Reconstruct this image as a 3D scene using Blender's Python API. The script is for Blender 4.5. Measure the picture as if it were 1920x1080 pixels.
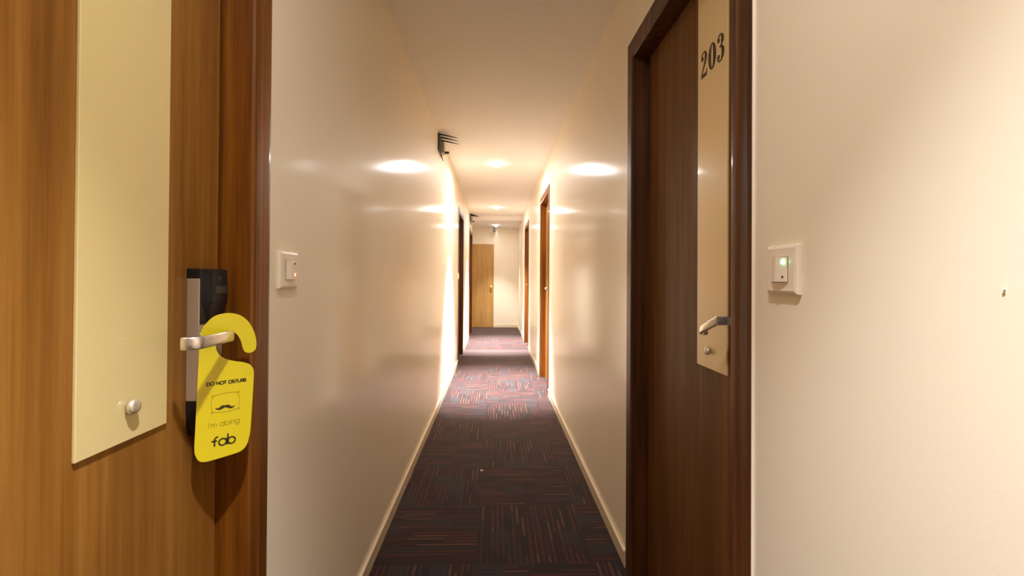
import bpy, bmesh, math, random
from mathutils import Vector, Matrix
random.seed(7)
for o in list(bpy.data.objects): bpy.data.objects.remove(o)
SC = bpy.context.scene
COL = SC.collection

# ------------------------------------------------------------------ camera
FPX, YAW, PITCH, ROLL, CY, EYE = 865.77, .03627, .00719, .00635, 514.33, 1.22
cy_, sy_ = math.cos(YAW), math.sin(YAW)
fw = Vector((sy_, cy_, 0)); rt = Vector((cy_, -sy_, 0)); up = Vector((0, 0, 1))
cp_, sp_ = math.cos(PITCH), math.sin(PITCH)
fw2 = fw*cp_ + up*sp_; up2 = up*cp_ - fw*sp_
cr_, sr_ = math.cos(ROLL), math.sin(ROLL)
rt3 = rt*cr_ + up2*sr_; up3 = up2*cr_ - rt*sr_
cam = bpy.data.cameras.new('camera'); camo = bpy.data.objects.new('camera', cam); COL.objects.link(camo)
camo.matrix_world = Matrix(((rt3.x, up3.x, -fw2.x, 0), (rt3.y, up3.y, -fw2.y, 0), (rt3.z, up3.z, -fw2.z, EYE), (0, 0, 0, 1)))
cam.sensor_width = 36; cam.lens = FPX/1920*36
cam.shift_y = -(540-CY)/1920
cam.clip_start = .02; cam.clip_end = 60
SC.camera = camo

# ------------------------------------------------------------------ world, exposure
w = bpy.data.worlds.new('world'); SC.world = w; w.use_nodes = True
w.node_tree.nodes['Background'].inputs[0].default_value = (1, .82, .6, 1)
w.node_tree.nodes['Background'].inputs[1].default_value = .05
SC.view_settings.view_transform = 'Standard'; SC.view_settings.look = 'None'
SC.view_settings.gamma = 1; SC.view_settings.use_curve_mapping = False
SC.view_settings.exposure = 1.47
SC.cycles.use_denoising = True
SC.cycles.max_bounces = 16; SC.cycles.diffuse_bounces = 10; SC.cycles.glossy_bounces = 6
SC.cycles.sample_clamp_indirect = 12.0
SC.cycles.caustics_reflective = False; SC.cycles.caustics_refractive = False

# ------------------------------------------------------------------ the corridor's measures
WL, WR = -.516, .560           # wall planes
H, HLOW, YLOW = 2.513, 2.425, 9.70
YEND, YBACK = 11.33, -2.4
XLOB, YLOB = -2.1, 10.27       # side lobby at the far end
LAMPS = [(0.0, .19, H), (.012, 5.24, H), (.016, 8.485, H), (.010, 10.60, HLOW)]
LAMP_W = [76, 1040, 1200, 102]      # beam power of each lamp
SPILL_W = [4.0, 9, 5, 1.5]  # wide spill of each lamp
LAMP_ANGLE = [76, 60, 66, 72]   # full angle of each beam
LAMP_COL = (1.0, .985, .985)

# ------------------------------------------------------------------ materials
def mat(name, col=(.5, .5, .5), rough=.5, metal=0, coat=0, coat_r=.1, emis=None, es=0, spec=.5):
    m = bpy.data.materials.new(name); m.use_nodes = True
    b = m.node_tree.nodes['Principled BSDF']
    b.inputs['Base Color'].default_value = (*col, 1); b.inputs['Roughness'].default_value = rough
    b.inputs['Metallic'].default_value = metal; b.inputs['Coat Weight'].default_value = coat
    b.inputs['Coat Roughness'].default_value = coat_r; b.inputs['Specular IOR Level'].default_value = spec
    if emis: b.inputs['Emission Color'].default_value = (*emis, 1); b.inputs['Emission Strength'].default_value = es
    return m
class NT:
    def __init__(s, m): s.t = m.node_tree; s.b = s.t.nodes['Principled BSDF']
    def n(s, typ, **kw):
        n = s.t.nodes.new(typ)
        for k, v in kw.items(): setattr(n, k, v)
        return n
    def l(s, a, b): s.t.links.new(a, b)
    def val(s, sock, v):
        if hasattr(v, 'is_linked'): s.l(v, sock)
        else: sock.default_value = v
    def math(s, op, a, b=0.0, c=0.0):
        n = s.n('ShaderNodeMath', operation=op); s.val(n.inputs[0], a); s.val(n.inputs[1], b)
        if op in ('MULTIPLY_ADD', 'COMPARE'): s.val(n.inputs[2], c)
        return n.outputs[0]
    def mix(s, f, a, b, blend='MIX'):
        n = s.n('ShaderNodeMix', data_type='RGBA', blend_type=blend); s.val(n.inputs[0], f)
        s.val(n.inputs[6], a); s.val(n.inputs[7], b); return n.outputs[2]
    def ramp(s, f, stops, interp='LINEAR'):
        n = s.n('ShaderNodeValToRGB'); n.color_ramp.interpolation = interp
        e = n.color_ramp.elements
        while len(e) < len(stops): e.new(.5)
        for q, (p, c) in zip(e, stops): q.position = p; q.color = (*c, 1)
        s.l(f, n.inputs[0]); return n.outputs[0]
    def coords(s, scale=(1, 1, 1)):
        g = s.n('ShaderNodeNewGeometry'); mp = s.n('ShaderNodeMapping'); mp.inputs['Scale'].default_value = scale
        s.l(g.outputs['Position'], mp.inputs['Vector']); return mp.outputs[0]
    def noise(s, vec, scale=1, detail=3, rough=.5, dim='3D'):
        n = s.n('ShaderNodeTexNoise'); n.noise_dimensions = dim
        n.inputs['Scale'].default_value = scale; n.inputs['Detail'].default_value = detail; n.inputs['Roughness'].default_value = rough
        s.l(vec, n.inputs['Vector']); return n.outputs['Fac']
    def bump(s, h, strength, dist=.001):
        n = s.n('ShaderNodeBump'); n.inputs['Strength'].default_value = strength; n.inputs['Distance'].default_value = dist
        s.l(h, n.inputs['Height']); s.l(n.outputs[0], s.b.inputs['Normal']); return n

def wall_mat(name, c1, c2, rough, coat, coat_r, bump=.25):
    m = mat(name, c1, rough, coat=coat, coat_r=coat_r, spec=.35); t = NT(m)
    v = t.coords()
    t.l(t.mix(t.noise(v, 1.3, 4), (*c1, 1), (*c2, 1)), t.b.inputs['Base Color'])
    n = t.noise(v, 170, 3, .6)
    t.bump(n, bump, .0006)
    return m
M_WALL = wall_mat('cream_wall_paint', (.885, .797, .642), (.87, .782, .627), .6, .45, .13, .22)
M_CEIL = wall_mat('ceiling_paint', (.86, .84, .82), (.85, .83, .81), .8, 0, .3, .1)
M_BASE = mat('cream_gloss_skirting', (.80, .68, .47), .3, coat=.3)

def wood_mat(name, dark, mid, light, rough, coat, seed=0., fine=1.0, coat_r=.12):
    m = mat(name, mid, rough, coat=coat, coat_r=coat_r, spec=.3); t = NT(m)
    g = t.n('ShaderNodeNewGeometry'); mp = t.n('ShaderNodeMapping')
    mp.inputs['Location'].default_value = (seed, seed*1.7, seed*.3); mp.inputs['Scale'].default_value = (26*fine, 26*fine, 1.1)
    t.l(g.outputs['Position'], mp.inputs['Vector'])
    a = t.noise(mp.outputs[0], 1, 6, .62)
    mp2 = t.n('ShaderNodeMapping'); mp2.inputs['Location'].default_value = (seed*2, 3.1, .7); mp2.inputs['Scale'].default_value = (150*fine, 150*fine, 3.0)
    t.l(g.outputs['Position'], mp2.inputs['Vector'])
    b = t.noise(mp2.outputs[0], 1, 3, .6)
    mp3 = t.n('ShaderNodeMapping'); mp3.inputs['Scale'].default_value = (5, 5, 1.6); mp3.inputs['Location'].default_value = (seed, 1, seed)
    t.l(g.outputs['Position'], mp3.inputs['Vector'])
    c = t.noise(mp3.outputs[0], 1, 2, .5)
    f = t.math('ADD', t.math('MULTIPLY', a, .6), t.math('ADD', t.math('MULTIPLY', b, .2), t.math('MULTIPLY', c, .2)))
    t.l(t.ramp(f, [(.38, dark), (.5, mid), (.62, light)]), t.b.inputs['Base Color'])
    t.bump(b, .05, .0004)
    return m
M_LEAF = wood_mat('walnut_laminate', (.19, .073, .010), (.27, .112, .018), (.35, .16, .030), .42, .12, 1.0)
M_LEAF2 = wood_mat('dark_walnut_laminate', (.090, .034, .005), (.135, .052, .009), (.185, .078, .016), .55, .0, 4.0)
M_FRAME = wood_mat('stained_teak_frame', (.075, .020, .001), (.150, .045, .003), (.25, .085, .006), .45, .10, 2.3, 1.2)
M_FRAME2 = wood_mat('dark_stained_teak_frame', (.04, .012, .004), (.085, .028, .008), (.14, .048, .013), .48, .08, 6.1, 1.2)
M_TAN = wood_mat('light_teak_laminate', (.40, .215, .06), (.48, .27, .08), (.55, .32, .105), .4, .2, 7.7, .8)
M_GLASS = mat('cream_lacquered_glass', (.78, .64, .31), .22, coat=1, coat_r=.03)
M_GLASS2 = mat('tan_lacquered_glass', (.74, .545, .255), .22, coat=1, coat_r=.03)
M_GLEDGE = mat('pale_glass_edge', (.85, .72, .50), .2, coat=1, coat_r=.05)
def metal_mat(name, col, rough):
    m = mat(name, col, rough, metal=1); t = NT(m)
    n = t.noise(t.coords((40, 40, 900)), 1, 2)
    t.l(t.math('MULTIPLY_ADD', n, .12, rough-.06), t.b.inputs['Roughness']); return m
M_STEEL = metal_mat('satin_nickel', (.80, .73, .60), .42); M_STEEL.node_tree.nodes['Principled BSDF'].inputs['Metallic'].default_value = .75
M_CHROME = metal_mat('polished_nickel', (.84, .78, .70), .26); M_CHROME.node_tree.nodes['Principled BSDF'].inputs['Metallic'].default_value = .85
M_BLACK = mat('black_plastic', (.010, .010, .012), .38)
M_BLACK2 = mat('glossy_black_plastic', (.006, .006, .008), .16, coat=.5)
M_DGREY = mat('smoked_grey_plastic', (.05, .045, .04), .3)
M_GREYP = mat('grey_plastic_case', (.42, .37, .32), .5)
M_WHITE = mat('ivory_switch_plastic', (.86, .76, .63), .32, coat=.3)
M_GREEN = mat('green_indicator', (.2, .9, .4), .3, emis=(.22, 1, .45), es=4.5)
M_RED = mat('red_indicator', (.95, .3, .2), .3, emis=(1, .22, .12), es=1.3)
M_TAG = mat('yellow_card', (.80, .66, .002), .38, coat=.25, coat_r=.2)
M_INK = mat('dark_print', (.035, .028, .004), .5)
M_INK2 = mat('olive_print', (.36, .29, .005), .5)
M_NUM = mat('dark_brown_numerals', (.045, .018, .008), .4)
M_SEAL = mat('white_sealant', (.95, .90, .83), .4)
M_LENS = mat('lamp_lens', (1, 1, 1), .3, emis=(1, .93, .82), es=20)
M_RING = mat('white_lamp_ring', (.85, .82, .78), .35)
M_PAPER = mat('white_paper_scrap', (.8, .75, .7), .8)

def carpet_mat():
    m = mat('striped_carpet_tiles', (.05, .02, .02), .95, spec=.15); t = NT(m)
    g = t.n('ShaderNodeNewGeometry'); sx = t.n('ShaderNodeSeparateXYZ'); t.l(g.outputs['Position'], sx.inputs[0])
    X = t.math('MULTIPLY', t.math('SUBTRACT', sx.outputs[0], -.074-5), 2); Y = t.math('MULTIPLY', t.math('SUBTRACT', sx.outputs[1], -.0193-5), 2)
    ti = t.math('FLOOR', X); tj = t.math('FLOOR', Y)
    fx = t.math('FRACT', X); fy = t.math('FRACT', Y)
    par = t.math('FLOORED_MODULO', t.math('ADD', ti, tj), 2)      # 0/1 checker
    def sel(a, b): return t.math('ADD', t.math('MULTIPLY', a, t.math('SUBTRACT', 1, par)), t.math('MULTIPLY', b, par))
    u = sel(fx, fy); v = sel(fy, fx)                              # u runs across the stripes
    tid = t.math('ADD', t.math('MULTIPLY', ti, 7.31), t.math('MULTIPLY', tj, 3.17))
    def wn(a, b, c):
        cb = t.n('ShaderNodeCombineXYZ'); t.val(cb.inputs[0], a); t.val(cb.inputs[1], b); t.val(cb.inputs[2], c)
        n = t.n('ShaderNodeTexWhiteNoise', noise_dimensions='3D'); t.l(cb.outputs[0], n.inputs['Vector']); return n.outputs['Value']
    k = t.math('FLOOR', t.math('MULTIPLY', u, 40))                # stripe number
    fk = t.math('FRACT', t.math('MULTIPLY', u, 20))
    shift = wn(k, tid, 1.5)
    seg = t.math('FLOOR', t.math('ADD', t.math('MULTIPLY', v, 3.0), shift))
    r1 = wn(k, seg, tid)
    stripe = t.ramp(r1, [(0, (.048, .013, .015)), (.16, (.020, .016, .018)), (.34, (.115, .028, .026)), (.56, (.040, .036, .042)),
                         (.68, (.100, .032, .020)), (.84, (.155, .080, .052))], 'CONSTANT')
    dark = t.ramp(wn(t.math('FLOOR', t.math('MULTIPLY', u, 20)), 3.3, tid), [(0, (.017, .012, .014)), (.5, (.030, .012, .015)), (.8, (.018, .017, .020))], 'CONSTANT')
    line = t.math('GREATER_THAN', fk, .56)
    c = t.mix(line, dark, stripe)
    # slate rectangles woven across the stripes
    bu = t.math('FLOOR', t.math('ADD', t.math('MULTIPLY', u, 6.0), .3)); bv = t.math('FLOOR', t.math('MULTIPLY', v, 4.0))
    blk = t.math('GREATER_THAN', wn(bu, bv, t.math('ADD', tid, .77)), .865)
    slate = t.mix(t.math('MULTIPLY', line, .35), (.026, .034, .040, 1), (.060, .050, .046, 1))
    c = t.mix(t.math('MULTIPLY', blk, .85), c, slate)
    # a slate half band in some tiles
    # fine pile speckle
    n = t.noise(g.outputs['Position'], 420, 2, .7)
    c = t.mix(t.math('MULTIPLY', n, .55), c, (.0, .0, .0, 1))
    c2 = t.mix(1.0, c, (.84, .72, .78, 1), 'MULTIPLY')
    # tile joints
    e = t.math('MINIMUM', t.math('MINIMUM', fx, t.math('SUBTRACT', 1, fx)), t.math('MINIMUM', fy, t.math('SUBTRACT', 1, fy)))
    j = t.math('LESS_THAN', e, .006)
    t.l(t.mix(t.math('MULTIPLY', j, .45), c2, (.01, .008, .008, 1)), t.b.inputs['Base Color'])
    t.b.inputs['Sheen Weight'].default_value = .20; t.b.inputs['Sheen Roughness'].default_value = .5
    t.b.inputs['Sheen Tint'].default_value = (1, .85, .85, 1)
    t.bump(n, .5, .002)
    return m
M_CARPET = carpet_mat()

# ------------------------------------------------------------------ helpers
def props(o, label=None, cat=None, group=None, kind=None):
    if label: o['label'] = label
    if cat: o['category'] = cat
    if group: o['group'] = group
    if kind: o['kind'] = kind
    return o
def origin(o):
    v = Vector((0, 0, 0))
    while o: v += o.location; o = o.parent
    return v
def mk(name, bm, m, parent=None, base=None, smooth=False, bevel=0, seg=2):
    """bm holds world coordinates; linked as ONE mesh whose origin is at base"""
    bmesh.ops.recalc_face_normals(bm, faces=bm.faces)
    if base is None:
        co = [v.co for v in bm.verts]
        base = Vector((sum(c.x for c in co)/len(co), sum(c.y for c in co)/len(co), min(c.z for c in co)))
    base = Vector(base)
    bmesh.ops.translate(bm, verts=bm.verts, vec=-base)
    me = bpy.data.meshes.new(name); bm.to_mesh(me); bm.free()
    if smooth:
        for p in me.polygons: p.use_smooth = True
    o = bpy.data.objects.new(name, me); COL.objects.link(o)
    for x in (m if isinstance(m, (list, tuple)) else [m]): me.materials.append(x)
    if parent is not None: o.parent = parent; o.location = base - origin(parent)
    else: o.location = base
    if bevel:
        b = o.modifiers.new('bevel', 'BEVEL'); b.width = bevel; b.segments = seg; b.limit_method = 'ANGLE'; b.angle_limit = .6
        if smooth: b.harden_normals = False
    return o
def empty(name, loc, **kw):
    o = bpy.data.objects.new(name, None); COL.objects.link(o); o.location = loc; o.empty_display_size = .05
    return props(o, **kw)
def box(bm, x0, x1, y0, y1, z0, z1, mi=0):
    x0, x1 = sorted((x0, x1)); y0, y1 = sorted((y0, y1)); z0, z1 = sorted((z0, z1))
    v = [bm.verts.new(p) for p in ((x0, y0, z0), (x1, y0, z0), (x1, y1, z0), (x0, y1, z0), (x0, y0, z1), (x1, y0, z1), (x1, y1, z1), (x0, y1, z1))]
    for f in ((0, 3, 2, 1), (4, 5, 6, 7), (0, 1, 5, 4), (1, 2, 6, 5), (2, 3, 7, 6), (3, 0, 4, 7)):
        bm.faces.new([v[i] for i in f]).material_index = mi
    return v
def loft(bm, rings, cap=True, closed=False):
    R = [[bm.verts.new(p) for p in r] for r in rings]
    n = len(R[0]); pairs = list(zip(R, R[1:])) + ([(R[-1], R[0])] if closed else [])
    for a, b in pairs:
        for i in range(n): bm.faces.new((a[i], a[(i+1) % n], b[(i+1) % n], b[i]))
    if cap and not closed: bm.faces.new(R[0][::-1]); bm.faces.new(R[-1])
def cyl(bm, c, axis, rads, offs, n=24):
    """turned shape: radius rads[i] at distance offs[i] along axis from c"""
    c = Vector(c); axis = Vector(axis).normalized()
    a = axis.orthogonal().normalized(); b = axis.cross(a)
    loft(bm, [[c + axis*o + (a*math.cos(t) + b*math.sin(t))*r for t in [2*math.pi*i/n for i in range(n)]] for r, o in zip(rads, offs)])
def BM(): return bmesh.new()

# side frame: s=+1 right wall (faces -x), s=-1 left wall (faces +x); v = how far proud of the wall plane
def sx(s, v): return (WR - v) if s > 0 else (WL + v)

# ------------------------------------------------------------------ structure
def struct(name, bm, m, label, cat, **kw):
    return props(mk(name, bm, m, **kw), label=label, cat=cat, kind='structure')
OPEN_L = [(.20, .985), (6.53, 7.36), (9.20, 10.17)]
OPEN_R = [(1.065, 1.850), (4.850, 5.665), (7.80, 8.69)]
HT = 2.120                                    # clear height of the doorways
JT = .045                                     # rough opening margin for the jamb
bm = BM(); box(bm, XLOB-.1, WR+.15, YBACK-.1, YEND+.1, -.05, 0)
struct('floor', bm, M_CARPET, 'corridor floor of maroon and slate striped carpet tiles laid chequerwise', 'floor')
bm = BM(); box(bm, XLOB-.1, WR+.15, YBACK-.1, YLOW, H, H+.06); box(bm, XLOB-.1, WR+.15, YLOW, YEND+.1, HLOW, H+.06)
struct('ceiling', bm, M_CEIL, 'plain pale corridor ceiling, stepping slightly lower near the far end', 'ceiling')
def wall(s, opens, y0, y1):
    bm = BM(); T = -.15; y = y0
    for a, b in opens:
        box(bm, sx(s, 0), sx(s, T), y, a-JT, 0, H); box(bm, sx(s, 0), sx(s, T), a-JT, b+JT, HT+JT, H); y = b+JT
    if y1 > y: box(bm, sx(s, 0), sx(s, T), y, y1, 0, H)
    return bm
bm = wall(1, OPEN_R, YBACK, YEND)
struct('wall_right', bm, M_WALL, 'long cream right-hand corridor wall with three doorways', 'wall')
bm = wall(-1, OPEN_L, YBACK, YLOB)
box(bm, XLOB, WL-.15, YLOB-.1, YLOB, 0, H); box(bm, XLOB-.1, XLOB, YLOB-.1, YEND, 0, H)
struct('wall_left', bm, M_WALL, 'long glossy cream left-hand corridor wall with three doorways', 'wall')
bm = BM(); box(bm, XLOB-.1, WR+.15, YEND, YEND+.1, 0, H)
struct('wall_far', bm, M_WALL, 'cream wall closing the far end of the corridor', 'wall')
bm = BM(); box(bm, WL-.15, WR+.15, YBACK-.1, YBACK, 0, H)
struct('wall_near', bm, M_WALL, 'cream wall behind the viewpoint', 'wall')
def skirt_run(bm, s, a, b):
    box(bm, sx(s, 0), sx(s, .008), a, b, 0, .074); box(bm, sx(s, 0), sx(s, .0115), a, b, .060, .070)
def skirting(name, s, opens, y0, y1, label):
    bm = BM(); y = y0
    for a, b in opens: skirt_run(bm, s, y, a-.084); y = b+.084
    if y1 > y+.02: skirt_run(bm, s, y, y1)
    struct(name, bm, M_BASE, label, 'skirting board', bevel=.002)
skirting('baseboard_right', 1, OPEN_R, YBACK, YEND, 'low cream skirting board along the right wall')
skirting('baseboard_left', -1, OPEN_L, YBACK, YLOB, 'low cream skirting board along the left wall')
bm = BM(); box(bm, -.03, WR, YEND, YEND-.010, 0, .075)
struct('baseboard_far', bm, M_BASE, 'cream skirting board on the far wall right of the teak door', 'skirting board', bevel=.002)
bm = BM(); box(bm, WL+.012, WR-.012, 7.165, 7.80, 0, .0022)  # thin flat band across the floor in streaky grey-mauve
M_STRIP = mat('grey_mauve_floor_strip', (.085, .060, .060), .95, spec=.1)
t_ = NT(M_STRIP); n_ = t_.noise(t_.coords((90, 400, 1)), 1, 3, .7)
t_.l(t_.ramp(n_, [(.35, (.045, .038, .040)), (.5, (.10, .062, .062)), (.65, (.13, .09, .085))]), t_.b.inputs['Base Color'])
struct('trim_1', bm, M_STRIP, 'grey-mauve strip across the floor before the far doorways', 'carpet strip')

# ------------------------------------------------------------------ doors
PROFILE = [(0, -.155), (0, .004), (.004, .0085), (.012, .010), (.024, .010), (.028, .0065), (.070, .0065), (.080, .0050), (.084, .002), (.084, -.0005), (.040, -.0005), (.040, -.155)]
def door_frame(s, a, b, m, parent):
    bm = BM(); rings = []
    for k in range(4):
        ring = []
        for u, v in PROFILE:
            y = (a-u) if k < 2 else (b+u); z = 0 if k in (0, 3) else HT+u
            ring.append((sx(s, v), y, z))
        rings.append(ring)
    loft(bm, rings)
    # door stop behind the leaf
    x0, x1 = sx(s, -.100), sx(s, -.150)
    box(bm, x0, x1, a-.002, a+.016, 0, HT); box(bm, x0, x1, b-.016, b+.002, 0, HT); box(bm, x0, x1, a, b, HT-.016, HT+.002)
    return mk('door_frame', bm, m, parent)
def lever(s, v0, yn, z, parent, tipdir=-1, droop=0., length=.140, vp=.0, curl=True):
    """neck + flat lever: yn = neck, tip towards tipdir; v0 = lock face, vp = how proud the lever's outer face is"""
    bm = BM()
    cyl(bm, (sx(s, v0-.002), yn, z), (-s, 0, 0), (.0100, .0100), (0, .006), 20)
    box(bm, sx(s, v0+.002), sx(s, vp-.003), yn-.006, yn+.006, z-(.0105 if droop else .0055), z+(.0105 if droop else .0055))
    # lever section swept along a path that curls back to the door at its tip
    path = [(0.012, vp-.004), (.0, vp-.004)]
    n = 8
    straight = length-.018
    path = [(-.006, vp-.004), (straight, vp-.004)]
    if curl:
        for i in range(1, n+1):
            t = math.pi/2*i/n; path.append((straight + .018*math.sin(t), vp-.004-.018*(1-math.cos(t))))
        path.append((length, vp-.004-.024))
    else: path.append((length, vp-.004))
    rings = []
    for i, (d, v) in enumerate(path):
        p0 = path[max(i-1, 0)]; p1 = path[min(i+1, len(path)-1)]
        td, tv = p1[0]-p0[0], p1[1]-p0[1]; L = math.hypot(td, tv); nd, nv = -tv/L, td/L
        ring = []
        for (e, hz) in ((.0040, -.008), (.0040, .008), (.0022, .0108), (-.0022, .0108), (-.0040, .008), (-.0040, -.008), (-.0022, -.0108), (.0022, -.0108)):
            dd = d + nd*e; vv = v + nv*e
            ring.append((sx(s, vv), yn + tipdir*(dd*math.cos(droop)), z + hz - max(dd, 0)*math.sin(droop)))
        rings.append(ring)
    loft(bm, rings)
    return mk('lever_handle', bm, M_CHROME, parent, smooth=True, bevel=.0006)
def lock(s, y0, y1, parent, leaf_v, proud, yn, full=True):
    """electronic card lock; y0,y1 its near and far edges"""
    f = leaf_v + proud
    L = empty('door_lock', (sx(s, leaf_v), (y0+y1)/2, .93)); L.parent = parent; L.location = Vector(L.location) - origin(parent)
    bm = BM()
    box(bm, sx(s, leaf_v), sx(s, f), y0, y1, .985, 1.215)
    mk('lock_plate', bm, M_STEEL, L, bevel=.0015)
    bm = BM()    # black tapering foot
    rings = []
    for z, k in ((.985, 1), (.955, .98), (.932, .80), (.918, .5)):
        c = (y0+y1)/2; h = (y1-y0)/2*(.55+.45*k)
        rings.append([(sx(s, leaf_v), c-h, z), (sx(s, leaf_v+proud*k), c-h, z), (sx(s, leaf_v+proud*k), c+h, z), (sx(s, leaf_v), c+h, z)])
    loft(bm, rings); mk('lock_foot', bm, M_BLACK, L, bevel=.002)
    bm = BM()    # black card reader: cap above the plate and a bulging wedge over its face
    box(bm, sx(s, leaf_v), sx(s, f+.001), y0-.0005, y1+.0005, 1.215, 1.233)
    ym = y0 + (y1-y0)*.30; bulge = .012 if full else .002
    pts = []
    for y, e in ((y0+.001, .0015), (ym, bulge), (y1-.001, bulge)):
        pts.append([(sx(s, f-.002), y, 1.232), (sx(s, f+e*.75), y, 1.232), (sx(s, f+e), y, 1.190), (sx(s, f+e*.9), y, 1.170), (sx(s, f+.0008), y, 1.128), (sx(s, f-.002), y, 1.128)])
    loft(bm, pts); mk('card_reader', bm, M_BLACK, L, bevel=.001)
    if full:
        bm = BM(); x = sx(s, f+bulge*.93); box(bm, x, x-s*.0012, ym+.008, y1-.005, 1.186, 1.2); mk('reader_window', bm, M_DGREY, L)
        bm = BM(); cyl(bm, (sx(s, f+bulge*.70), (ym+y1)/2-.004, 1.214), (-s, 0, 0), (.0045, .0045, .003), (0, .0028, .0034), 16); mk('reader_light', bm, M_DGREY, L)
    return L
# numerals drawn as strokes of changing width
def ribbon(bm, pts, to3, thick):
    """pts: (x,y,w); to3(x,y,h) maps to space"""
    P = [Vector((p[0], p[1])) for p in pts]; W = [p[2]/2 for p in pts]; closed = (P[0]-P[-1]).length < 1e-6
    n = len(P); Ls, Rs = [], []
    for i in range(n):
        if closed: t = P[(i+1) % (n-1)] - P[(i-1) % (n-1)]
        else: t = P[min(i+1, n-1)] - P[max(i-1, 0)]
        t.normalize(); nn = Vector((-t.y, t.x)); Ls.append(P[i]+nn*W[i]); Rs.append(P[i]-nn*W[i])
    rings = [[to3(l.x, l.y, 0), to3(l.x, l.y, thick), to3(r.x, r.y, thick), to3(r.x, r.y, 0)] for l, r in zip(Ls, Rs)]
    if closed: loft(bm, rings[:-1], closed=True)
    else: loft(bm, rings)
def arc(cx, cy, rx, ry, a0, a1, n=16, w=None):
    out = []
    for i in range(n+1):
        t = math.radians(a0 + (a1-a0)*i/n); p = (cx+rx*math.cos(t), cy+ry*math.sin(t))
        out.append((*p, w(t) if callable(w) else w))
    return out
def poly(bm, pts, to3, thick):
    a = [bm.verts.new(to3(x, y, 0)) for x, y in pts]; b = [bm.verts.new(to3(x, y, thick)) for x, y in pts]; n = len(pts)
    for i in range(n): bm.faces.new((a[i], a[(i+1) % n], b[(i+1) % n], b[i]))
    bm.faces.new(a[::-1]); bm.faces.new(b)
def disc(bm, cx, cy, r, to3, thick, n=18, ry=None):
    poly(bm, [(cx+r*math.cos(2*math.pi*i/n), cy+(ry or r)*math.sin(2*math.pi*i/n)) for i in range(n)], to3, thick)
def numeral(bm, ch, to3, th):
    """drawn in a cell 0.56 wide and 1 high, high-contrast roman figures"""
    if ch == '0':
        ribbon(bm, arc(.27, .5, .185, .465, 0, 360, 40, lambda t: .050+.15*abs(math.cos(t))**1.6), to3, th)
    if ch == '2':
        disc(bm, .13, .74, .082, to3, th)
        pts = [(.065, .76, .03)] + arc(.255, .77, .19, .20, 170, 60, 10, lambda t: .045+.03*max(0, math.cos(t))) + [(.39, .845, .13), (.41, .76, .17), (.39, .66, .165), (.325, .52, .13), (.22, .36, .075), (.12, .20, .06), (.07, .10, .06)]
        ribbon(bm, pts, to3, th)
        poly(bm, [(.04, 0), (.455, 0), (.50, .235), (.475, .235), (.44, .15), (.38, .135), (.09, .135), (.04, .07)], to3, th)
    if ch == '3':
        disc(bm, .13, .79, .075, to3, th); disc(bm, .12, .21, .08, to3, th)
        ribbon(bm, [(.065, .80, .03)] + arc(.24, .79, .17, .185, 165, 55, 10, .05) + [(.37, .88, .12), (.395, .78, .165), (.375, .67, .145), (.31, .58, .08), (.20, .54, .035)], to3, th)
        ribbon(bm, [(.20, .545, .035), (.32, .52, .07), (.40, .43, .15), (.43, .30, .18), (.405, .17, .155), (.345, .07, .09)] + arc(.245, .20, .19, .175, -60, -165, 10, .05), to3, th)
def make_door(name, s, a, b, label, leafm, framem, glassm, glass=None, knob=None, lockp=None, leverp=None, number=None, seal=False):
    base = (sx(s, 0), (a+b)/2, 0)
    D = empty(name, base, label=label, cat='door', kind='structure')
    door_frame(s, a, b, framem, D)
    LV = -.060                                   # leaf face, behind the wall plane
    bm = BM(); box(bm, sx(s, LV), sx(s, LV-.038), a+.005, b-.005, .006, HT-.005)
    leaf = mk('door_leaf', bm, leafm, D, bevel=.001)
    if glass:
        bm = BM(); box(bm, sx(s, LV), sx(s, LV+.005), glass[0], glass[1], .962, 2.09)
        mk('glass_panel', bm, [glassm], leaf, bevel=.0012)
    if knob:
        bm = BM(); cyl(bm, (sx(s, LV+.005), knob, 1.0145), (-s, 0, 0), (.0075, .0075, .0115, .0115, .0095, .004), (0, .004, .0045, .010, .0125, .0135), 28)
        mk('panel_stud', bm, M_STEEL, leaf, smooth=True)
    if number:
        y0, z0, h, w = number; bm = BM()
        for i, ch in enumerate('203'):
            numeral(bm, ch, lambda x, y, e, i=i: (sx(s, LV+.005+e), y0 - s*(i*w/3*1.03 + x*w/3/.56*.93), z0 + y*h), .0012)
        mk('room_number', bm, M_NUM, leaf)
    if lockp: 
        lk = lock(s, lockp[0], lockp[1], D, LV, lockp[2], 0, lockp[3])
    if leverp: lever(s, leverp['v0'], leverp['y'], leverp['z'], lk if lockp else D, leverp['tip'], leverp.get('droop', 0), leverp['len'], leverp['vp'])
    if seal:
        bm = BM(); box(bm, sx(s, 0), sx(s, .005), a-.0842, a-.0868, 0, HT+.08)
        mk('sealant_line', bm, M_SEAL, D)
    return D
A, B = OPEN_L[0]
make_door('door_1', -1, A, B, 'walnut room door beside the viewpoint on the left, open card lock and cream glass panel', M_LEAF, M_FRAME, M_GLASS,
          (.652, .829), .744, (.884, .957, .024, True), dict(v0=-.036, y=.899, z=1.105, tip=-1, len=.101, vp=.017))
A, B = OPEN_R[0]
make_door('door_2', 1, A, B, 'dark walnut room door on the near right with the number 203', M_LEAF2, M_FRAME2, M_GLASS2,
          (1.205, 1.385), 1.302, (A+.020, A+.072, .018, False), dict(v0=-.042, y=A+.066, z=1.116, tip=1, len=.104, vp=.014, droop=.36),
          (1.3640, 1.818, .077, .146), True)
A, B = OPEN_R[1]
make_door('door_3', 1, A, B, 'teak framed room door, second along the right wall, with a silver lock', M_LEAF, M_FRAME, M_GLASS,
          (A+.143, A+.32), A+.235, (A+.02, A+.085, .026, True), dict(v0=-.034, y=A+.066, z=1.105, tip=1, len=.135, vp=.017))
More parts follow.
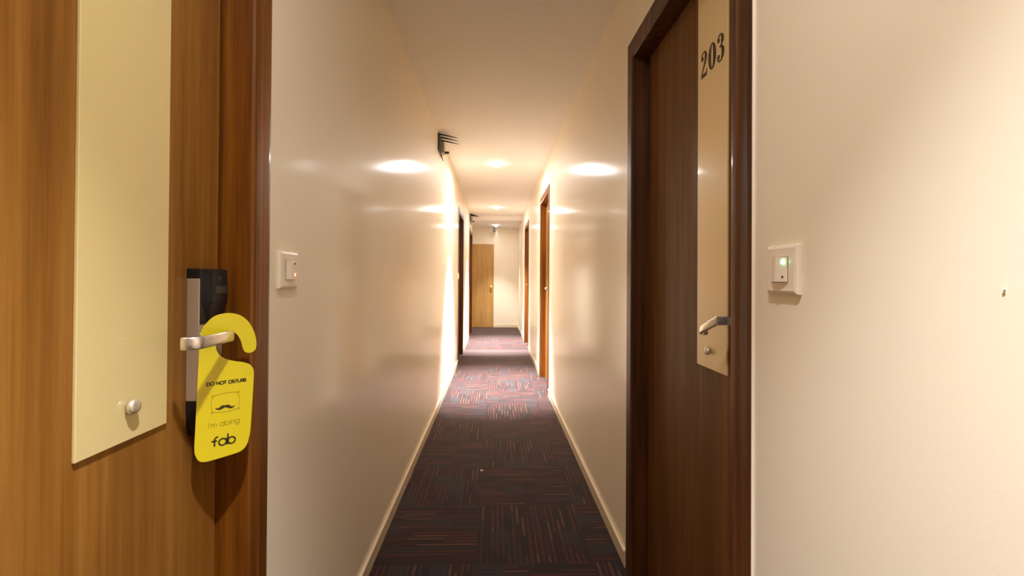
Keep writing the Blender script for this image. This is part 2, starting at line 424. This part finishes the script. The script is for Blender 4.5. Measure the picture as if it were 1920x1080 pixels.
A, B = OPEN_R[2]
make_door('door_4', 1, A, B, 'teak framed room door, farthest along the right wall', M_LEAF, M_FRAME, M_GLASS,
          (A+.143, A+.32), A+.235, (A+.02, A+.085, .026, True), dict(v0=-.034, y=A+.066, z=1.105, tip=1, len=.135, vp=.017))
A, B = OPEN_L[1]
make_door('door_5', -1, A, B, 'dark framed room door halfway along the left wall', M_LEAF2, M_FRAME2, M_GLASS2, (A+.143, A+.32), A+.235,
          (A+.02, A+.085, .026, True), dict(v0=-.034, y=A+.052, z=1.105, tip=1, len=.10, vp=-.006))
A, B = OPEN_L[2]
make_door('door_6', -1, A, B, 'teak framed room door, last on the left wall before the far end', M_LEAF, M_FRAME, M_GLASS, (A+.143, A+.32), A+.235,
          (A+.02, A+.085, .026, True), dict(v0=-.034, y=A+.052, z=1.105, tip=1, len=.10, vp=-.006))
# the plain door in the far wall
D = empty('door_7', (-.48, YEND, 0), label='plain light teak door with a round knob in the far wall', cat='door', kind='structure')
bm = BM(); box(bm, -.935, -.036, YEND, YEND-.022, .006, 2.035); lf = mk('door_leaf', bm, M_TAN, D, bevel=.0015)
bm = BM(); cyl(bm, (-.10, YEND-.022, .99), (0, -1, 0), (.030, .030, .012, .012, .024, .028, .024, .010), (0, .006, .008, .030, .036, .048, .058, .062), 28)
mk('door_knob', bm, mat('brass_knob', (.85, .66, .34), .4, metal=.4), lf, smooth=True)

# ------------------------------------------------------------------ yellow door hanger on the left lever
P0 = Vector((-.5288, .8965, 1.105)); dd = Vector((.66, .75, 0)).normalized(); nn = Vector((dd.y, -dd.x, 0))
def tag3(s_, z_, e): return P0 + dd*s_ + Vector((0, 0, z_)) + nn*(e + .0003)
OUT = [(-.0267, -.0165), (-.0236, .0128), (-.0151, .0271), (-.0028, .0383), (.0116, .0425), (.0264, .0427), (.0417, .0377), (.0554, .0263), (.0655, .0095), (.0718, -.0114), (.0724, -.0276), (.0685, -.0355), (.0603, -.0384), (.0521, -.0359), (.0475, -.0279), (.0441, -.0139), (.0382, -.0018), (.0305, .0062), (.0225, .0088), (.0137, .0076), (.0047, .0003), (.0003, -.0145), (.0014, -.0257), (.0069, -.0365), (.0179, -.0451), (.033, -.0512), (.0484, -.0554), (.0602, -.0613), (.0663, -.0697), (.0684, -.0807), (.0668, -.1232), (.0634, -.1864), (.0606, -.207), (.0558, -.2215), (.0455, -.2300), (.0253, -.2322), (-.002, -.2332), (-.0165, -.2326), (-.0252, -.2285), (-.0307, -.2182), (-.033, -.2039), (-.0314, -.1534), (-.0288, -.0655)]
def spline(pts, k=5):
    out = []; n = len(pts)
    for i in range(n):
        p = [Vector(pts[(i+j-1) % n]) for j in range(4)]
        for q in range(k):
            t = q/k
            v = .5*((2*p[1]) + (p[2]-p[0])*t + (2*p[0]-5*p[1]+4*p[2]-p[3])*t*t + (3*p[1]-p[0]-3*p[2]+p[3])*t**3)
            out.append((v.x, v.y))
    return out
bm = BM(); poly(bm, spline(OUT, 4), lambda x, y, e: P0 + dd*x + Vector((0, 0, y)) + nn*(e-.0009), .0009)
TAG = props(mk('door_hanger', bm, M_TAG, base=P0), label='yellow do-not-disturb card hanging from the lever of the left door', cat='door hanger')
def G(w, *strokes): return (w, strokes)
def A_(cx, cy, r, a0, a1, ry=None, n=14): return [(x, y) for x, y, _ in arc(cx, cy, r, ry or r, a0, a1, n, 0)]
CAPS = {
 'D': G(.86, [(0, 0), (0, 1)], [(0, 1), (.28, 1)] + A_(.28, .5, .5, 90, -90) + [(0, 0)]),
 'O': G(1.04, A_(.5, .5, .5, 0, 360, n=28)), 'N': G(.84, [(0, 0), (0, 1)], [(0, 1), (.72, 0)], [(.72, 0), (.72, 1)]),
 'T': G(.72, [(-.02, 1), (.62, 1)], [(.3, 1), (.3, 0)]), 'I': G(.20, [(.02, 0), (.02, 1)]),
 'S': G(.62, A_(.25, .745, .24, 40, 270, .255) + A_(.25, .25, .26, 90, -150, .25)),
 'U': G(.82, [(0, 1), (0, .36)] + A_(.34, .36, .34, 180, 360) + [(.68, 1)]),
 'R': G(.70, [(0, 0), (0, 1)], [(0, 1), (.28, 1)] + A_(.28, .74, .26, 90, -90) + [(0, .48)], [(.28, .48), (.56, 0)]),
 'B': G(.68, [(0, 0), (0, 1)], [(0, 1), (.26, 1)] + A_(.26, .76, .24, 90, -90) + [(0, .52)], [(.26, .52)] + A_(.28, .26, .26, 90, -90) + [(0, 0)]),
 ' ': G(.5)}
LOW = {   # x-height 1
 'I': G(.34, [(.04, 0), (.04, 1.5)]), "'": G(.26, [(.04, 1.5), (.02, 1.18)]),
 'm': G(1.52, [(0, 0), (0, 1)], [(0, .62)] + A_(.32, .66, .32, 180, 0) + [(.64, 0)], [(.64, .62)] + A_(.96, .66, .32, 180, 0) + [(1.28, 0)]),
 'd': G(1.22, A_(.5, .5, .5, 0, 360, n=24), [(1.0, 0), (1.0, 1.55)]), 'o': G(1.18, A_(.5, .5, .5, 0, 360, n=24)),
 'i': G(.30, [(.02, 0), (.02, 1)], [(.02, 1.32), (.02, 1.42)]), 'n': G(.94, [(0, 0), (0, 1)], [(0, .6)] + A_(.36, .64, .36, 180, 0) + [(.72, 0)]),
 'g': G(1.2, A_(.5, .5, .5, 0, 360, n=24), [(1.0, 1), (1.0, -.08)] + A_(.5, -.06, .5, 0, -140, .42)),
 'f': G(.86, [(.28, 0), (.28, .96)] + A_(.66, .96, .38, 180, 75, .42), [(-.12, .82), (.62, .82)]),
 'a': G(1.22, A_(.5, .5, .5, 0, 360, n=24), [(1.0, 0), (1.0, 1)]), 'b': G(1.1, A_(.5, .5, .5, 0, 360, n=24), [(0, 0), (0, 1.62)]),
 ' ': G(.55)}
def write(name, text, font, x0, z0, x1, z1, size, wt, m, label=None):
    """from baseline start (x0,z0) to baseline end (x1,z1)"""
    tot = sum(font[c][0] for c in text) - .12; k = math.hypot(x1-x0, z1-z0)/tot; tx, tz = (x1-x0)/(k*tot), (z1-z0)/(k*tot)
    bm = BM(); cur = 0
    for c in text:
        wd, strokes = font[c]
        for st in strokes:
            pts = [(x0 + (cur+p[0])*k*tx, z0 + (cur+p[0])*k*tz + p[1]*size, wt) for p in st]
            q = [pts[0]]
            for p in pts[1:]:
                if math.hypot(p[0]-q[-1][0], p[1]-q[-1][1]) > 1e-6: q.append(p)
            if len(q) > 2 and math.hypot(q[0][0]-q[-1][0], q[0][1]-q[-1][1]) < 1e-5: q[-1] = q[0]
            ribbon(bm, q, tag3, .0002)
        cur += wd
    o = mk(name, bm, m, TAG)
    if label: o['label'] = label
write('printed_heading', 'DO NOT DISTURB', CAPS, -.0143, -.0915, .0536, -.0940, .0058, .0016, M_INK)
write('printed_line', "I'm doing", LOW, -.0108, -.1722, .0427, -.1722, .0068, .00085, M_INK2, 'thin olive lettering')
write('printed_logo', 'fab', LOW, -.0040, -.2085, .0350, -.2100, 0.0125, .0028, M_INK, 'large bold dark lettering')
bm = BM()
c4 = [(-.0035, -.1130), (.0392, -.1128), (.0400, -.1440), (-.0042, -.1428)]
cen = Vector((.018, -.128)); ol = []
for i in range(4):
    a_, b_ = Vector(c4[i]), Vector(c4[(i+1) % 4]); mid = (a_+b_)/2; out_ = (mid-cen).normalized()*.0028
    for q in range(8):
        t = q/8; p = a_.lerp(b_, t) + out_*(4*t*(1-t)); ol.append((p.x, p.y, .0006))
ol.append(ol[0]); ribbon(bm, ol, tag3, .0002)
for p in c4:
    v = (Vector(p)-cen).normalized(); q = Vector(p) + v*.0012; r_ = arc(q.x, q.y, .0016, .0016, 0, 360, 12, .0006); ribbon(bm, r_, tag3, .0002)
o = mk('pillow_print', bm, M_INK2, TAG)
bm = BM()
ms = [(0, .0005), (.0035, .0014), (.0075, .0002), (.011, -.0032), (.0145, -.0030), (.0168, -.0012), (.0162, -.0040), (.0125, -.0064), (.0080, -.0066), (.0040, -.0048), (0, -.0030)]
pl = ms + [(-x, y) for x, y in ms[::-1][1:-1]]
half = [(x, y) for x, y in ms]
for sg in (1, -1):
    poly(bm, [(.0171 + sg*x, -.1345 + y - .0008*sg*x/.016) for x, y in half], tag3, .0002)
mk('moustache_print', bm, M_INK, TAG)

# ------------------------------------------------------------------ switches
def switch(s, y0, y1, z0, z1, label, led, led_z, dot_z, ridge):
    """ridge: the y of the rocker's crest"""
    S = empty('wall_switch', (sx(s, 0), (y0+y1)/2, z0), label=label, cat='switch', group='square wall switches along the corridor')
    t = .0115; bm = BM(); rings = []
    for v, ins in ((0, 0), (.006, .0), (.0095, .0025), (.0115, .007)):
        x = sx(s, v); rings.append([(x, y0+ins, z0+ins), (x, y1-ins, z0+ins), (x, y1-ins, z1-ins), (x, y0+ins, z1-ins)])
    loft(bm, rings); mk('face_plate', bm, M_WHITE, S, bevel=.0012)
    cy = (y0+y1)/2; cz = (z0+z1)/2; h = .0235
    bm = BM(); e = .0012
    box(bm, sx(s, t-.001), sx(s, t+.0008), cy-h-.0012, cy+h+.0012, cz-h-.0012, cz+h+.0012); mk('rocker_surround', bm, mat('switch_gap', (.30, .24, .17), .6), S)
    bm = BM(); rings = []
    for y, v in ((cy-h, t+.002), (ridge, t+.0085), (cy+h, t+.002)):
        rings.append([(sx(s, t-.0005), y, cz-h), (sx(s, v+.0015), y, cz-h), (sx(s, v), y, cz+h), (sx(s, t-.0005), y, cz+h)])
    loft(bm, rings); rk = mk('rocker', bm, M_WHITE, S, bevel=.0007)
    def face_v(y):
        d = abs(y-ridge); w_ = (cy+h-ridge) if y > ridge else (ridge-(cy-h)); return t+.0085-.0065*min(1, d/w_)
    side = -1 if s > 0 else 1
    ly = cy + side*h*.66; v = face_v(ly)
    bm = BM(); box(bm, sx(s, v-.001), sx(s, v+.0028), ly-.0032, ly+.0032, led_z-.0036, led_z+.0036); mk('indicator_light', bm, led, rk, bevel=.001)
    bm = BM(); box(bm, sx(s, v-.001), sx(s, v+.0022), ly-.0016, ly+.0016, dot_z-.0022, dot_z+.0022); mk('indicator_mark', bm, M_NUM, rk)
    yh = (y0+.004) if s > 0 else (y0+.004)
    bm = BM(); cyl(bm, (sx(s, .0095), yh+.003, cz), (-s, 0, 0), (.0028, .0028), (0, .0008), 12); mk('screw_cover', bm, M_WHITE, S)
    return S
switch(1, .823, .918, 1.191, 1.286, 'ivory wall switch with a glowing green light, right of door 203', M_GREEN, 1.253, 1.2245, .872)
switch(-1, 1.107, 1.205, 1.190, 1.281, 'ivory wall switch with a small red light, on the left wall', M_RED, 1.2235, 1.2510, 1.143)
# small square switch plates by the farther doors
switch(-1, 6.32, 6.415, 1.19, 1.285, 'small far switch plate just before the dark door on the left wall', M_RED, 1.2235, 1.251, 6.36)
switch(1, 5.80, 5.895, 1.19, 1.285, 'small far switch plate beyond the second door on the right wall', M_RED, 1.2235, 1.251, 5.85)

# ------------------------------------------------------------------ wall screw, paper scrap
bm = BM(); cyl(bm, (WR+.002, .4875, 1.2105), (-1, 0, 0), (.0010, .0010, .0018, .0014), (0, .0042, .0044, .0052), 14)
props(mk('wall_nail', bm, M_WHITE, smooth=False), label='tiny painted nail head in the right wall, right of the green-lit switch', cat='nail')
bm = BM(); poly(bm, [(-.086, 2.925), (-.072, 2.921), (-.066, 2.931), (-.079, 2.939), (-.088, 2.934)], lambda x, y, e: (x, y, .0004+e), .0016)
props(mk('paper_scrap', bm, M_PAPER), label='tiny white scrap lying on the carpet between the tiles', cat='litter')

# ------------------------------------------------------------------ black brackets high on the left wall
def bracket(x, y, z, label, rods=3):
    """plate against the wall, three rods reaching out above, a grey case with a small black eye below"""
    B_ = empty('wall_bracket', (x, y, z-.18), label=label, cat='bracket', group='black brackets high on the left wall')
    bm = BM()
    box(bm, x, x+.014, y-.115, y+.115, z-.150, z)
    mk('back_plate', bm, M_BLACK, B_, bevel=.002)
    bm = BM()
    loft(bm, [[(x+.001, y+.095, z-.15), (x+.012, y+.095, z-.15), (x+.012, y+.115, z-.15), (x+.001, y+.115, z-.15)],
              [(x+.020, y+.100, z-.195), (x+.026, y+.100, z-.195), (x+.026, y+.112, z-.195), (x+.020, y+.112, z-.195)]])
    mk('hook', bm, M_BLACK, B_)
    for k in range(rods):
        yy = y-.105 + k*.095; bm = BM()
        cyl(bm, (x+.008, yy, z-.008), (1, 0, -.20), (.0075, .0065, .0035, .002), (0, .06, .13, .168), 10)
        mk('rod', bm, M_BLACK, B_, smooth=True)
    bm = BM(); box(bm, x+.010, x+.046, y-.02, y+.075, z-.150, z-.045); cs = mk('case', bm, M_GREYP, B_, bevel=.004)
    bm = BM(); box(bm, x+.040, x+.086, y+.02, y+.055, z-.150, z-.128); mk('camera_eye', bm, M_BLACK2, B_, bevel=.003)
    return B_
bracket(WL, 4.22, 2.500, 'nearer black bracket with three thin rods high on the left wall')
bracket(WL, 9.42, 2.500, 'farther black bracket high on the left wall, towards the corridor end')
C_ = empty('ceiling_camera', (-.028, 10.95, HLOW), label='small black camera under the ceiling near the far wall', cat='camera')
bm = BM(); cyl(bm, (-.028, 10.95, HLOW), (0, 0, -1), (.030, .030, .010, .010), (0, .008, .010, .06), 20); mk('mount', bm, M_BLACK, C_)
bm = BM(); box(bm, -.062, .006, 10.90, 11.0, HLOW-.125, HLOW-.058); bd = mk('camera_body', bm, M_BLACK, C_, bevel=.006)
bm = BM(); cyl(bm, (-.028, 10.902, HLOW-.092), (0, -1, 0), (.018, .018, .012), (0, .008, .010), 20); mk('camera_lens', bm, M_BLACK, C_, smooth=False)

# ------------------------------------------------------------------ ceiling lamps
NAMES = ['round ceiling lamp just above the viewpoint', 'nearest of the three lit round ceiling lamps along the corridor', 'middle of the three lit round ceiling lamps along the corridor', 'farthest round ceiling lamp, in the lower ceiling before the end wall']
for (x, y, z), pw, sp, an, lb in zip(LAMPS, LAMP_W, SPILL_W, LAMP_ANGLE, NAMES):
    L = empty('ceiling_lamp', (x, y, z), label=lb, cat='lamp', group='round ceiling lamps along the corridor')
    bm = BM(); rings = []
    for r, dz in ((.052, 0), (.052, -.002), (.050, -.004), (.047, -.004), (.046, -.002), (.046, 0)):
        rings.append([(x+r*math.cos(t), y+r*math.sin(t), z+dz) for t in [2*math.pi*i/40 for i in range(40)]])
    loft(bm, rings, closed=True); mk('trim_ring', bm, M_RING, L, smooth=True)
    bm = BM(); cyl(bm, (x, y, z), (0, 0, -1), [.0445] + [.044*math.cos(i*math.pi/16) for i in range(8)], [0] + [.004 + .034*math.sin(i*math.pi/16) for i in range(8)], 40); mk('lamp_lens', bm, M_LENS, L, smooth=True)
    ld = bpy.data.lights.new('lamp_beam', 'SPOT'); ld.energy = pw; ld.color = LAMP_COL; ld.spot_size = math.radians(an); ld.spot_blend = .85 if an > 70 else 1.0; ld.shadow_soft_size = .030
    lo = bpy.data.objects.new('lamp_beam', ld); COL.objects.link(lo); lo.parent = L; lo.location = (0, 0, -.092)
    ad = bpy.data.lights.new('lamp_spill', 'AREA'); ad.shape = 'DISK'; ad.size = .08; ad.energy = sp; ad.color = LAMP_COL
    ao = bpy.data.objects.new('lamp_spill', ad); COL.objects.link(ao); ao.parent = L; ao.location = (0, 0, -.060)
